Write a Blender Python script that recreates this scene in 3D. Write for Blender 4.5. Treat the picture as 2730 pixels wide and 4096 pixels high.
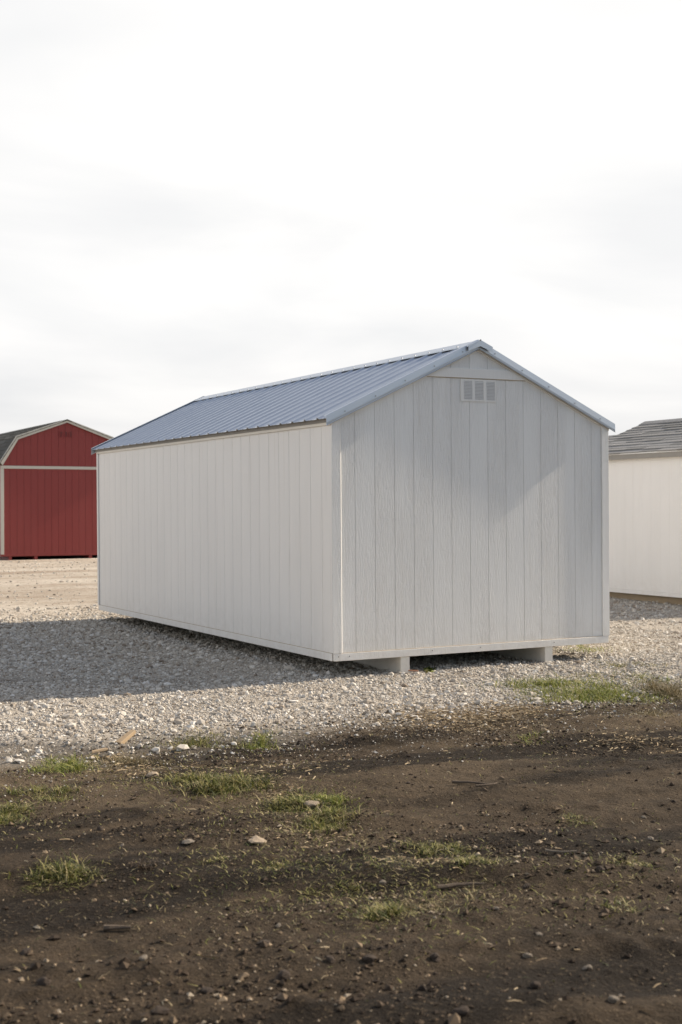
import bpy, bmesh, math, random
import numpy as np
from mathutils import Vector, Matrix
R = math.radians
for o in list(bpy.data.objects): bpy.data.objects.remove(o)
scene = bpy.context.scene
col = scene.collection
rng = np.random.default_rng(7)
random.seed(7)

# ------------------------------------------------------------------ camera
CAM = Vector((-5.3331, -10.3120, 1.5185))
YAW, PIT, ROL = R(27.7247), R(-0.2939), R(-0.4121)
fw = Vector((math.sin(YAW)*math.cos(PIT), math.cos(YAW)*math.cos(PIT), math.sin(PIT)))
rt = Vector((math.cos(YAW), -math.sin(YAW), 0)); up = rt.cross(fw)
r2 = math.cos(ROL)*rt + math.sin(ROL)*up
u2 = -math.sin(ROL)*rt + math.cos(ROL)*up
cd = bpy.data.cameras.new('camera'); cam = bpy.data.objects.new('camera', cd); col.objects.link(cam)
M = Matrix((r2, u2, -fw)).transposed().to_4x4(); M.translation = CAM
cam.matrix_world = M
cd.sensor_fit = 'HORIZONTAL'; cd.sensor_width = 24; cd.lens = 46.357
cd.clip_start = 0.1; cd.clip_end = 3000
cd.dof.use_dof = True; cd.dof.focus_distance = 11.3; cd.dof.aperture_fstop = 4.2
scene.camera = cam

# ------------------------------------------------------------------ sky and sun
SUN_EL, SUN_FRONT = R(32), R(1.8)
world = bpy.data.worlds.new('World'); scene.world = world; world.use_nodes = True
nt = world.node_tree; nt.nodes.clear()
def N(nt, t, **k):
    n = nt.nodes.new(t)
    for a, v in k.items(): setattr(n, a, v)
    return n
def L(nt, a, b): nt.links.new(a, b)
out = N(nt, 'ShaderNodeOutputWorld'); bg = N(nt, 'ShaderNodeBackground')
sky = N(nt, 'ShaderNodeTexSky'); sky.sky_type = 'NISHITA'; sky.sun_disc = False
sky.sun_elevation = SUN_EL; sky.sun_rotation = R(90) + SUN_FRONT
sky.air_density = 1.0; sky.dust_density = 1.5; sky.ozone_density = 1.0
tc = N(nt, 'ShaderNodeTexCoord'); sx = N(nt, 'ShaderNodeSeparateXYZ'); L(nt, tc.outputs['Generated'], sx.inputs[0])
za = N(nt, 'ShaderNodeMath', operation='MAXIMUM'); L(nt, sx.outputs[2], za.inputs[0]); za.inputs[1].default_value = 0
zb = N(nt, 'ShaderNodeMath', operation='ADD'); L(nt, za.outputs[0], zb.inputs[0]); zb.inputs[1].default_value = 0.16
dv = N(nt, 'ShaderNodeVectorMath', operation='DIVIDE'); L(nt, tc.outputs['Generated'], dv.inputs[0])
cb = N(nt, 'ShaderNodeCombineXYZ'); [L(nt, zb.outputs[0], cb.inputs[i]) for i in range(3)]; L(nt, cb.outputs[0], dv.inputs[1])
mp = N(nt, 'ShaderNodeMapping'); mp.inputs['Scale'].default_value = (0.85, 1.15, 0.0); mp.inputs['Rotation'].default_value = (0, 0, R(24)); mp.inputs['Location'].default_value = (1.3, 0.4, 0)
L(nt, dv.outputs[0], mp.inputs[0])
nz = N(nt, 'ShaderNodeTexNoise'); nz.inputs['Scale'].default_value = 1.15; nz.inputs['Detail'].default_value = 5; nz.inputs['Roughness'].default_value = 0.48; nz.inputs['Distortion'].default_value = 0.4
L(nt, mp.outputs[0], nz.inputs['Vector'])
rmp = N(nt, 'ShaderNodeValToRGB')           # thin bright cloud with a few greyer wisps
rmp.color_ramp.elements[0].position = 0.36; rmp.color_ramp.elements[0].color = (6.5, 6.52, 6.55, 1)
rmp.color_ramp.elements[1].position = 0.62; rmp.color_ramp.elements[1].color = (7.6, 7.5, 7.38, 1)
L(nt, nz.outputs['Fac'], rmp.inputs[0])
cov = N(nt, 'ShaderNodeMapRange'); cov.interpolation_type = 'SMOOTHSTEP'   # the veil thins towards the zenith
cov.inputs['From Min'].default_value = 0.38; cov.inputs['From Max'].default_value = 0.85
cov.inputs['To Min'].default_value = 1.0; cov.inputs['To Max'].default_value = 0.12
L(nt, sx.outputs[2], cov.inputs['Value'])
# the veil lies over the half of the sky ahead and opens to blue behind
dt = N(nt, 'ShaderNodeVectorMath', operation='DOT_PRODUCT'); L(nt, tc.outputs['Generated'], dt.inputs[0]); dt.inputs[1].default_value = (-0.30, 0.95, 0.0)
op = N(nt, 'ShaderNodeMapRange'); op.interpolation_type = 'SMOOTHSTEP'; op.inputs['From Min'].default_value = -1.0; op.inputs['From Max'].default_value = 0.25
op.inputs['To Min'].default_value = 0.18; op.inputs['To Max'].default_value = 1.0; L(nt, dt.outputs['Value'], op.inputs['Value'])
cv = N(nt, 'ShaderNodeMath', operation='MULTIPLY'); L(nt, cov.outputs[0], cv.inputs[0]); L(nt, op.outputs[0], cv.inputs[1])
mx = N(nt, 'ShaderNodeMix', data_type='RGBA'); L(nt, cv.outputs[0], mx.inputs['Factor'])
L(nt, sky.outputs[0], mx.inputs[6]); L(nt, rmp.outputs[0], mx.inputs[7])
hz = N(nt, 'ShaderNodeMapRange'); hz.inputs['From Max'].default_value = 0.16; hz.inputs['To Min'].default_value = 0.86; hz.inputs['To Max'].default_value = 1.0
hz.interpolation_type = 'SMOOTHSTEP'; L(nt, za.outputs[0], hz.inputs['Value'])
ml = N(nt, 'ShaderNodeVectorMath', operation='SCALE'); L(nt, mx.outputs[2], ml.inputs[0]); L(nt, hz.outputs[0], ml.inputs['Scale'])
L(nt, ml.outputs[0], bg.inputs[0]); bg.inputs[1].default_value = 0.1; L(nt, bg.outputs[0], out.inputs[0])

sd = bpy.data.lights.new('sun', 'SUN'); sd.energy = 5.0; sd.angle = R(0.6); sd.color = (1.0, 0.87, 0.70)
sun = bpy.data.objects.new('sun', sd); col.objects.link(sun)
sdir = Vector((math.cos(SUN_EL)*math.cos(SUN_FRONT), -math.cos(SUN_EL)*math.sin(SUN_FRONT), math.sin(SUN_EL)))
sun.rotation_euler = (-sdir).to_track_quat('-Z', 'Y').to_euler(); sun.location = sdir*60
scene.view_settings.view_transform = 'Standard'; scene.view_settings.look = 'None'
scene.view_settings.exposure = 0.5; scene.view_settings.gamma = 1.0
scene.view_settings.use_curve_mapping = False

# ------------------------------------------------------------------ helpers
class MB:
    def __init__(s): s.v = []; s.f = []
    def raw(s, vs, fs):
        b = len(s.v); s.v += [tuple(q) for q in vs]; s.f += [tuple(b+i for i in f) for f in fs]; return s
    def box(s, x0, x1, y0, y1, z0, z1):
        return s.raw([(x0,y0,z0),(x1,y0,z0),(x1,y1,z0),(x0,y1,z0),(x0,y0,z1),(x1,y0,z1),(x1,y1,z1),(x0,y1,z1)],
                     [(3,2,1,0),(4,5,6,7),(0,1,5,4),(1,2,6,5),(2,3,7,6),(3,0,4,7)])
    def prism(s, poly, a, b, axis='y'):
        """poly: list of 2-D points in the plane across the axis, swept from a to b along it"""
        n = len(poly)
        def P(q, t):
            return (q[0], t, q[1]) if axis == 'y' else ((t, q[0], q[1]) if axis == 'x' else (q[0], q[1], t))
        vs = [P(q, a) for q in poly] + [P(q, b) for q in poly]
        fs = [tuple(range(n)), tuple(range(2*n-1, n-1, -1))] + [(i, n+i, n+(i+1) % n, (i+1) % n) for i in range(n)]
        return s.raw(vs, fs)
    def strip(s, A, B, close=False):
        """a surface between two equal-length lines of points"""
        n = len(A); fs = [(i, i+1, n+i+1, n+i) for i in range(n-1)]
        if close: fs.append((n-1, 0, n, 2*n-1))
        return s.raw(list(A)+list(B), fs)
    def build(s, name, mat, parent=None, bevel=0, smooth=False, recalc=True):
        me = bpy.data.meshes.new(name); me.from_pydata(s.v, [], s.f)
        if recalc or bevel:
            bm = bmesh.new(); bm.from_mesh(me); bmesh.ops.recalc_face_normals(bm, faces=bm.faces[:])
            if bevel:
                bmesh.ops.bevel(bm, geom=bm.edges[:], offset=bevel, segments=1, affect='EDGES', clamp_overlap=True)
            bm.to_mesh(me); bm.free()
        if smooth: me.polygons.foreach_set('use_smooth', [True]*len(me.polygons))
        me.materials.append(mat)
        o = bpy.data.objects.new(name, me); col.objects.link(o)
        if parent: o.parent = parent
        return o
def tag(o, label=None, cat=None, group=None, kind=None):
    if label: o['label'] = label
    if cat: o['category'] = cat
    if group: o['group'] = group
    if kind: o['kind'] = kind
    return o
def empty(name, loc=(0,0,0), rz=0):
    o = bpy.data.objects.new(name, None); o.empty_display_size = .2; o.location = loc; o.rotation_euler = (0,0,rz); col.objects.link(o); return o
def copy_tree(o, parent=None):
    c = o.copy(); col.objects.link(c); c.parent = parent
    for ch in list(o.children): copy_tree(ch, c)
    return c

# ---- materials
def mat(name):
    m = bpy.data.materials.new(name); m.use_nodes = True
    b = m.node_tree.nodes['Principled BSDF']; return m, m.node_tree, b
def setc(b, c, rough=.6, metal=0, spec=.5):
    b.inputs['Base Color'].default_value = (*c, 1); b.inputs['Roughness'].default_value = rough
    b.inputs['Metallic'].default_value = metal; b.inputs['Specular IOR Level'].default_value = spec
def noise(nt, vec, scale, detail=4, rough=.55, dist=0):
    n = N(nt, 'ShaderNodeTexNoise'); n.inputs['Scale'].default_value = scale; n.inputs['Detail'].default_value = detail
    n.inputs['Roughness'].default_value = rough; n.inputs['Distortion'].default_value = dist
    if vec is not None: L(nt, vec, n.inputs['Vector'])
    return n.outputs['Fac']
def mapping(nt, scale=(1,1,1), src='Object', loc=(0,0,0), rot=(0,0,0)):
    t = N(nt, 'ShaderNodeTexCoord'); m = N(nt, 'ShaderNodeMapping'); m.inputs['Scale'].default_value = scale
    m.inputs['Location'].default_value = loc; m.inputs['Rotation'].default_value = rot
    L(nt, t.outputs[src], m.inputs[0]); return m.outputs[0]
def ramp(nt, fac, stops):
    r = N(nt, 'ShaderNodeValToRGB'); e = r.color_ramp.elements
    while len(e) < len(stops): e.new(.5)
    for k, (p, c) in zip(e, stops): k.position = p; k.color = (*c, 1) if len(c) == 3 else c
    L(nt, fac, r.inputs[0]); return r.outputs[0]
def mixc(nt, fac, a, b, mode='MIX'):
    m = N(nt, 'ShaderNodeMix', data_type='RGBA', blend_type=mode)
    if isinstance(fac, (int, float)): m.inputs['Factor'].default_value = fac
    else: L(nt, fac, m.inputs['Factor'])
    for i, x in ((6, a), (7, b)):
        if isinstance(x, tuple): m.inputs[i].default_value = (*x, 1)
        else: L(nt, x, m.inputs[i])
    return m.outputs[2]
def math_(nt, op, a, b=None, clamp=False):
    m = N(nt, 'ShaderNodeMath', operation=op); m.use_clamp = clamp
    for i, x in ((0, a), (1, b)):
        if x is None: continue
        if isinstance(x, (int, float)): m.inputs[i].default_value = x
        else: L(nt, x, m.inputs[i])
    return m.outputs[0]
def bump(nt, b, h, strength=.5, dist=.01, chain=None):
    n = N(nt, 'ShaderNodeBump'); n.inputs['Distance'].default_value = dist
    if isinstance(strength, (int, float)): n.inputs['Strength'].default_value = strength
    else: L(nt, strength, n.inputs['Strength'])
    L(nt, h, n.inputs['Height'])
    if chain is not None: L(nt, chain, n.inputs['Normal'])
    if b is not None: L(nt, n.outputs[0], b.inputs['Normal'])
    return n.outputs[0]

def siding_paint(name, base, dirt, grain=.8, rough=.38, grainscale=1.0, dirt_low=True):
    """painted embossed wood-fibre siding: vertical grain in relief, faint dust low down"""
    m, t, b = mat(name); setc(b, base, rough)
    g = mapping(t, (62*grainscale, 62*grainscale, 7*grainscale))
    n1 = noise(t, g, 1.0, 5, .62, 1.6)
    g2 = mapping(t, (30, 30, 30)); n2 = noise(t, g2, 3.2, 3, .6)
    zone = noise(t, mapping(t, (3.6, 3.6, .55)), 1.0, 2, .5)
    zone = ramp(t, zone, [(.34, (.35,)*3), (.55, (1,)*3)])
    h = math_(t, 'ADD', n1, math_(t, 'MULTIPLY', n2, .28))
    st = math_(t, 'MULTIPLY', zone, grain)
    bump(t, b, h, st, .013)
    tone = noise(t, mapping(t, (2.2, 2.2, .7)), 1.0, 4, .6)
    c = mixc(t, ramp(t, tone, [(.3, (0,)*3), (.75, (1,)*3)]), base, tuple(x*.955 for x in base))
    streak = noise(t, mapping(t, (26, 26, .8)), 1.0, 4, .6)
    c = mixc(t, ramp(t, streak, [(.58, (0,)*3), (.8, (.22,)*3)]), c, dirt)
    tcn = N(t, 'ShaderNodeTexCoord'); sp = N(t, 'ShaderNodeSeparateXYZ'); L(t, tcn.outputs['Object'], sp.inputs[0])
    if dirt_low:    # rain-splash dust on the lowest hand's breadth
        mr = N(t, 'ShaderNodeMapRange'); mr.inputs['From Min'].default_value = .12; mr.inputs['From Max'].default_value = .5
        mr.inputs['To Min'].default_value = .30; mr.inputs['To Max'].default_value = 0; L(t, sp.outputs[2], mr.inputs[0])
        dn = noise(t, mapping(t, (9, 9, 9)), 1.0, 5, .7)
        c = mixc(t, math_(t, 'MULTIPLY', mr.outputs[0], ramp(t, dn, [(.35, (0,)*3), (.7, (1,)*3)])), c, dirt)
    L(t, c, b.inputs['Base Color'])
    return m
M_SIDING = siding_paint('white_siding_paint', (.83, .828, .815), (.48, .43, .36), 1.0, .26, .9)
M_SIDING_SMOOTH = siding_paint('white_side_paint', (.835, .82, .795), (.46, .41, .34), .22)
M_TRIM = siding_paint('white_trim_paint', (.82, .81, .785), (.46, .40, .32), .4)
M_FRIEZE = siding_paint('cream_trim_paint', (.76, .72, .64), (.42, .36, .28), .2, dirt_low=False)
M_SHED2 = siding_paint('warm_white_siding_paint', (.90, .885, .86), (.68, .62, .55), .12)
M_RED = siding_paint('red_siding_paint', (.235, .031, .028), (.15, .03, .026), .5)
M_REDTRIM = siding_paint('grey_white_trim_paint', (.55, .53, .47), (.36, .32, .26), .3, dirt_low=False)
def plain(name, c, rough=.6, metal=0, vary=.12, sc=8, bumpd=0):
    m, t, b = mat(name); setc(b, c, rough, metal)
    n = noise(t, mapping(t, (sc,)*3), 1.0, 5, .6)
    L(t, mixc(t, n, tuple(x*(1-vary) for x in c), tuple(min(1, x*(1+vary)) for x in c)), b.inputs['Base Color'])
    if bumpd: bump(t, b, noise(t, mapping(t, (sc*6,)*3), 1.0, 4), .6, bumpd)
    return m
M_DARK = plain('dark_backing', (.10, .095, .09), .8)
M_VENT = plain('grey_screen', (.58, .58, .58), .8)
M_SHADOWGAP = plain('painted_groove', (.58, .565, .54), .7)
M_REDGAP = plain('red_groove', (.12, .012, .012), .8)
M_TAN = plain('bare_sealant', (.42, .34, .24), .8)
M_SKID = plain('painted_skid_timber', (.74, .71, .645), .6, 0, .18, 6, .004)
M_RUNNER = plain('tan_runner_timber', (.33, .265, .185), .75, 0, .25, 5, .003)
M_SOFFIT = plain('grey_soffit', (.30, .285, .26), .7)
def metal_mat():
    m, t, b = mat('galvalume_sheet'); setc(b, (.53, .575, .635), .4, .68)
    n = noise(t, mapping(t, (5, 5, 5)), 1.0, 5, .6); f = noise(t, mapping(t, (150, 150, 150)), 1.0, 2)
    c = mixc(t, n, (.51, .555, .62), (.58, .625, .685)); L(t, c, b.inputs['Base Color'])
    L(t, ramp(t, n, [(.3, (.36,)*3), (.7, (.46,)*3)]), b.inputs['Roughness'])
    bump(t, b, n, .03, .01); return m
M_METAL = metal_mat()
M_SCREW = plain('zinc_screw', (.45, .46, .48), .35, .8)
def shingle_mat(name, c0, c1):
    m, t, b = mat(name); setc(b, c0, .9, 0, .3)
    oi = N(t, 'ShaderNodeObjectInfo'); n = noise(t, mapping(t, (40,)*3), 1.0, 4, .7)
    c = mixc(t, oi.outputs['Random'], c0, c1)
    c = mixc(t, math_(t, 'MULTIPLY', n, .55), c, tuple(x*.45 for x in c0)); L(t, c, b.inputs['Base Color'])
    bump(t, b, noise(t, mapping(t, (260,)*3), 1.0, 2), .7, .004); return m
M_SH = shingle_mat('grey_shingle', (.20, .20, .195), (.36, .355, .35))
M_SH_DARK = shingle_mat('charcoal_shingle', (.085, .085, .078), (.15, .15, .14))

# ------------------------------------------------------------------ terrain height
def vnoise(x, y, seed=0):
    xi = np.floor(x).astype(np.int64); yi = np.floor(y).astype(np.int64); u = x-xi; v = y-yi
    def h(a, b):
        n = (a*374761393 + b*668265263 + seed*974634533) & 0xFFFFFFFF
        n = ((n ^ (n >> 13))*1274126177) & 0xFFFFFFFF
        return ((n ^ (n >> 16)) & 0xFFFF)/65535.0
    u = u*u*u*(u*(u*6-15)+10); v = v*v*v*(v*(v*6-15)+10)
    return (h(xi,yi)*(1-u)+h(xi+1,yi)*u)*(1-v)+(h(xi,yi+1)*(1-u)+h(xi+1,yi+1)*u)*v
def fbm(x, y, oct=4, seed=0, gain=.5):
    s = 0; a = 1; tot = 0
    for i in range(oct):
        s = s+a*vnoise(x*2**i, y*2**i, seed+i*17); tot += a; a *= gain
    return s/tot-.5
def sstep(a, b, x):
    t = np.clip((x-a)/(b-a), 0, 1); return t*t*(3-2*t)
def gravel_mask(x, y):
    x = np.asarray(x, float); y = np.asarray(y, float)
    edge = -2.02 + .10*np.sin(x*1.3+.6) + .9*fbm(x*.9, y*.9, 4, 3) + np.where(x > .2, np.minimum((x-.2)*.16, .5), 0)
    m = sstep(edge-.75, edge+.40, y + .5*fbm(x*3.1, y*3.1, 3, 8))
    bare = sstep(.16, .30, fbm(x*.75+4, y*.75, 3, 41))*.75       # worn patches in the stone
    a = x*.885-y*.465; c = x*.465+y*.885
    worn = sstep(.10, .24, fbm(a*.45, c*1.5, 3, 47))*.55*sstep(9, 6.5, y)*sstep(.5, -.6, x)
    return m*(1-bare*sstep(1.5, -.5, y))*(1-worn)
def tan_mask(x, y):
    return sstep(7.2, 8.6, y + 1.2*fbm(x*.5, y*.5, 3, 77) - np.maximum(x-3, 0)*.5)
def ground_z(x, y):
    x = np.asarray(x, float); y = np.asarray(y, float)
    g = gravel_mask(x, y)
    a = x*.885-y*.465; c = x*.465+y*.885       # along and across the wheel ruts
    near = sstep(14, 6, np.abs(y+1)+np.abs(x)*.3)
    dirt = .10*fbm(a*.32, c*1.25, 3, 5) + .05*fbm(a*1.1, c*3.0, 3, 9) + .020*fbm(x*5, y*5, 3, 13) + .012*fbm(x*15, y*15, 2, 21) - .05*np.abs(fbm(a*.4+7, c*1.7, 3, 25))
    clod = np.maximum(fbm(x*7+3, y*7, 3, 55)-.10, 0)*.09*sstep(.0, .22, fbm(x*.8, y*.8, 2, 31)+.06+.05*(-4.6-y))
    rut = -.016*np.exp(-((c+3.05+.2*np.sin(a*.9))/.16)**2) - .014*np.exp(-((c+5.1+.15*np.sin(a*.7+2))/.14)**2) - .016*np.exp(-((c+6.3)/.15)**2)
    dirt = dirt+clod+rut-.02
    grav = .05*fbm(x*.7, y*.7, 3, 61) + .020*fbm(x*3, y*3, 3, 63)
    return (dirt*(1-g)+grav*g)*near - .012*near
def gz(x, y): return float(ground_z(np.array([x]), np.array([y]))[0])
def ground_at(px, py):
    """ground point seen at a spot of the 1568-wide photo grid, used once to read a thing's place"""
    f = 46.357/24*1568
    d = fw + r2*((px-784)/f) - u2*((py-1176.2)/f)
    t = -CAM.z/d.z; q = CAM+d*t
    for _ in range(4):
        t = (gz(q.x, q.y)-CAM.z)/d.z; q = CAM+d*t
    return q

# ------------------------------------------------------------------ ground sheet
def graded(lo, hi, segs, reach=420, n=26):
    core = [lo]
    for e, step in segs:
        k = int(round((e-core[-1])/step)); core += list(np.linspace(core[-1], e, k+1)[1:])
    g = np.geomspace(.12, reach, n)
    return np.array(list(lo-g[::-1])+core+list(hi+g))
gx = graded(-6.3, 10.5, [(1.5, .026), (10.5, .06)]); gy = graded(-8.2, 9.0, [(-1.4, .026), (9.0, .06)])
X, Y = np.meshgrid(gx, gy); Z = ground_z(X, Y)
nx, ny = len(gx), len(gy)
V = np.stack([X.ravel(), Y.ravel(), Z.ravel()], 1)
idx = np.arange(nx*ny).reshape(ny, nx)
F = np.stack([idx[:-1,:-1].ravel(), idx[:-1,1:].ravel(), idx[1:,1:].ravel(), idx[1:,:-1].ravel()], 1)
def np_mesh(name, V, F, mat, smooth=False):
    me = bpy.data.meshes.new(name); k = F.shape[1]
    me.vertices.add(len(V)); me.vertices.foreach_set('co', np.ascontiguousarray(V, np.float32).ravel())
    me.loops.add(F.size); me.loops.foreach_set('vertex_index', np.ascontiguousarray(F, np.int32).ravel())
    me.polygons.add(len(F)); me.polygons.foreach_set('loop_start', np.arange(0, F.size, k, dtype=np.int32))
    me.polygons.foreach_set('use_smooth', np.full(len(F), smooth))
    me.update(calc_edges=True); me.validate()
    me.materials.append(mat); o = bpy.data.objects.new(name, me); col.objects.link(o); return o
def ground_material():
    m, t, b = mat('ground_soil_and_stone'); setc(b, (.1, .07, .05), .92, 0, .15)
    P = mapping(t, (1,1,1))
    at = N(t, 'ShaderNodeAttribute'); at.attribute_name = 'stone'; tn = N(t, 'ShaderNodeAttribute'); tn.attribute_name = 'sandy'
    n1 = noise(t, P, .9, 6, .6); n2 = noise(t, P, 7, 6, .65); n3 = noise(t, P, 55, 4, .65)
    wet = noise(t, mapping(t, (.30, 1.5, 1), rot=(0, 0, R(27))), 1.0, 4, .55)
    soil = mixc(t, ramp(t, n2, [(.32, (0,)*3), (.68, (1,)*3)]), (.025, .0178, .0112), (.066, .047, .0295))
    du = N(t, 'ShaderNodeAttribute'); du.attribute_name = 'dusty_vignette'  # pale fines near the gravel; the fade toward the camera also paints in vignetting
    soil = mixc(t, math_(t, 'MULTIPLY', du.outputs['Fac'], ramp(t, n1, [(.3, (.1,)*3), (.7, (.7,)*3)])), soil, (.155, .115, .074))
    soil = mixc(t, ramp(t, wet, [(.43, (.92,)*3), (.53, (0,)*3)]), soil, (.0125, .0088, .0058))
    soil = mixc(t, ramp(t, n3, [(.58, (0,)*3), (.74, (.55,)*3)]), soil, (.24, .18, .115))
    v = N(t, 'ShaderNodeTexVoronoi'); v.inputs['Scale'].default_value = 70; L(t, P, v.inputs['Vector'])
    hsv = N(t, 'ShaderNodeSeparateColor'); L(t, v.outputs['Color'], hsv.inputs[0])
    st = mixc(t, hsv.outputs[0], (.40, .355, .30), (.60, .545, .47))
    st = mixc(t, ramp(t, v.outputs['Distance'], [(.35, (0,)*3), (.75, (.8,)*3)]), st, (.30, .26, .21))
    streak = noise(t, mapping(t, (.22, .42, 1), rot=(0, 0, R(20))), 1.0, 6, .62)
    sand = mixc(t, ramp(t, streak, [(.36, (0,)*3), (.60, (1,)*3)]), (.35, .285, .22), (.57, .51, .43))
    sand = mixc(t, ramp(t, n2, [(.50, (0,)*3), (.64, (.8,)*3)]), sand, (.30, .24, .18))
    c = mixc(t, at.outputs['Fac'], soil, st); c = mixc(t, tn.outputs['Fac'], c, sand)
    L(t, c, b.inputs['Base Color'])
    h = math_(t, 'ADD', math_(t, 'MULTIPLY', n2, .5), math_(t, 'MULTIPLY', n3, .28))
    h = math_(t, 'ADD', h, math_(t, 'MULTIPLY', noise(t, P, 190, 3, .6), .10))
    bump(t, b, h, 1.0, .06); return m
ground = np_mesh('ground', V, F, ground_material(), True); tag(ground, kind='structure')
for nm, arr in (('stone', gravel_mask(X, Y).ravel()*(1-tan_mask(X, Y).ravel()*.0)), ('sandy', tan_mask(X, Y).ravel()), ('dusty_vignette', sstep(-6.2, -2.4, Y+.6*fbm(X*.8, Y*.8, 3, 19)).ravel())):  # last mask: gravel dust plus vignette darkening painted into the foreground soil
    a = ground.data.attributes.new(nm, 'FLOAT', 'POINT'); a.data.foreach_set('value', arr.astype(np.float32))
def in_view(x, y, mg=.6):
    d = np.stack([x-CAM.x, y-CAM.y], 1); z = d@np.array([fw.x, fw.y]); s = d@np.array([rt.x, rt.y])
    return (z > 2.5) & (np.abs(s) < z*12/46.357+mg)

# ------------------------------------------------------------------ crushed stone, crumbs, straw
def pebble_protos(k, jit=.28, seed=1):
    r = np.random.default_rng(seed); ph = (1+5**.5)/2
    v = np.array([(-1,ph,0),(1,ph,0),(-1,-ph,0),(1,-ph,0),(0,-1,ph),(0,1,ph),(0,-1,-ph),(0,1,-ph),(ph,0,-1),(ph,0,1),(-ph,0,-1),(-ph,0,1)])/1.902
    f = np.array([(0,11,5),(0,5,1),(0,1,7),(0,7,10),(0,10,11),(1,5,9),(5,11,4),(11,10,2),(10,7,6),(7,1,8),(3,9,4),(3,4,2),(3,2,6),(3,6,8),(3,8,9),(4,9,5),(2,4,11),(6,2,10),(8,6,7),(9,8,1)])
    return [v*(1+r.uniform(-jit, jit, (12,1))) + r.uniform(-.1, .1, (12,3)) for _ in range(k)], f
def scatter(name, x, y, size, mat, flat=.7, sink=.3, seed=3, jit=.28, octa=False):
    r = np.random.default_rng(seed); P, f = pebble_protos(24, jit, seed)
    if octa:
        base = np.array([(1,0,0),(-1,0,0),(0,1,0),(0,-1,0),(0,0,1),(0,0,-1)], float)
        f = np.array([(0,2,4),(2,1,4),(1,3,4),(3,0,4),(2,0,5),(1,2,5),(3,1,5),(0,3,5)])
        P = [base*(1+r.uniform(-.35, .35, (6,1)))+r.uniform(-.15, .15, (6,3)) for _ in range(24)]
    P = np.array(P); n = len(x); k = P.shape[1]
    S = P[r.integers(0, len(P), n)]*np.stack([size*r.uniform(.8, 1.3, n), size*r.uniform(.7, 1.1, n), size*flat*r.uniform(.7, 1.15, n)], 1)[:, None, :]
    t1 = r.uniform(-.5, .5, n); c, s = np.cos(t1), np.sin(t1)
    yy = S[:,:,1]*c[:,None]-S[:,:,2]*s[:,None]; zz = S[:,:,1]*s[:,None]+S[:,:,2]*c[:,None]
    t2 = r.uniform(0, 6.283, n); c, s = np.cos(t2)[:,None], np.sin(t2)[:,None]
    xx = S[:,:,0]*c-yy*s; yy = S[:,:,0]*s+yy*c
    z0 = ground_z(x, y)+size*flat*(1-2*sink)*.6
    V = np.stack([xx+x[:,None], yy+y[:,None], zz+z0[:,None]], 2).reshape(-1, 3)
    F = (f[None]+(np.arange(n)*k)[:,None,None]).reshape(-1, 3)
    return np_mesh(name, V, F, mat)
def island_mat(name, stops, rough=.9, nsc=60, spec=.25, trans=0):
    m, t, b = mat(name); setc(b, (.4,)*3, rough, 0, spec)
    g = N(t, 'ShaderNodeNewGeometry'); c = ramp(t, g.outputs['Random Per Island'], stops)
    n = noise(t, mapping(t, (nsc,)*3), 1.0, 3, .6)
    c = mixc(t, math_(t, 'MULTIPLY', n, .5), c, (.0, .0, .0)); c2 = mixc(t, .82, c, c)
    L(t, c2, b.inputs['Base Color'])
    if trans:
        tr = N(t, 'ShaderNodeBsdfTranslucent'); L(t, c2, tr.inputs[0]); ms = N(t, 'ShaderNodeMixShader'); ms.inputs[0].default_value = trans
        L(t, b.outputs[0], ms.inputs[1]); L(t, tr.outputs[0], ms.inputs[2]); L(t, ms.outputs[0], t.nodes['Material Output'].inputs[0])
    return m
M_GRAVEL = island_mat('crushed_limestone', [(0, (.32, .26, .20)), (.15, (.48, .42, .35)), (.5, (.64, .58, .50)), (.85, (.76, .71, .63)), (1, (.88, .84, .78))])
M_CRUMB = island_mat('soil_crumb', [(0, (.028, .019, .013)), (.45, (.072, .049, .032)), (.72, (.14, .10, .066)), (.9, (.30, .22, .14)), (1, (.48, .40, .30))])
M_STRAW = island_mat('dry_straw', [(0, (.16, .11, .065)), (.5, (.46, .34, .20)), (1, (.68, .55, .36))], .8, 30)
W, LEN = 3.08, 6.88
def stone_points(n, x0, x1, y0, y1, keep):
    x = rng.uniform(x0, x1, n); y = rng.uniform(y0, y1, n)
    k = in_view(x, y) & (rng.uniform(0, 1, n) < keep(x, y)) & ~((x > .9) & (x < W-.15) & (y > 1.6) & (y < LEN-.1))
    return x[k], y[k]
clump = lambda x, y: .66+1.3*fbm(x*1.1, y*1.6, 3, 90)
xa, ya = stone_points(150000, -5.2, 5.5, -3.1, 2.6, lambda x, y: gravel_mask(x, y)*np.clip(clump(x, y)+.15, 0, 1))
xb, yb = stone_points(66000, -4.6, 1.0, 2.4, 9.6, lambda x, y: (1-.85*tan_mask(x, y))*.8)
xc, yc = stone_points(52000, 2.9, 9.6, -.2, 8.6, lambda x, y: np.clip(gravel_mask(x, y)*clump(x, y), 0, 1)*sstep(1.8, 2.8, np.maximum(y, (x-4.5)*2)))
xd, yd = stone_points(15000, -5.5, 3.0, -4.2, -1.6, lambda x, y: sstep(-4.0, -2.0, y)**2*(1-gravel_mask(x, y)))
xf, yf_ = stone_points(5000, -2.5, 6.5, 8.6, 27.0, lambda x, y: .5+.9*fbm(x*.4, y*.8, 3, 15))
xg = np.concatenate([xa, xb, xc, xd, xf]); yg = np.concatenate([ya, yb, yc, yd, yf_]); n3_ = len(xa)+len(xb)+len(xc)
sz = np.exp(rng.normal(math.log(.0076), .48, len(xg)))*np.where(yg > 2.5, 1.3, 1.0)
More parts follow.
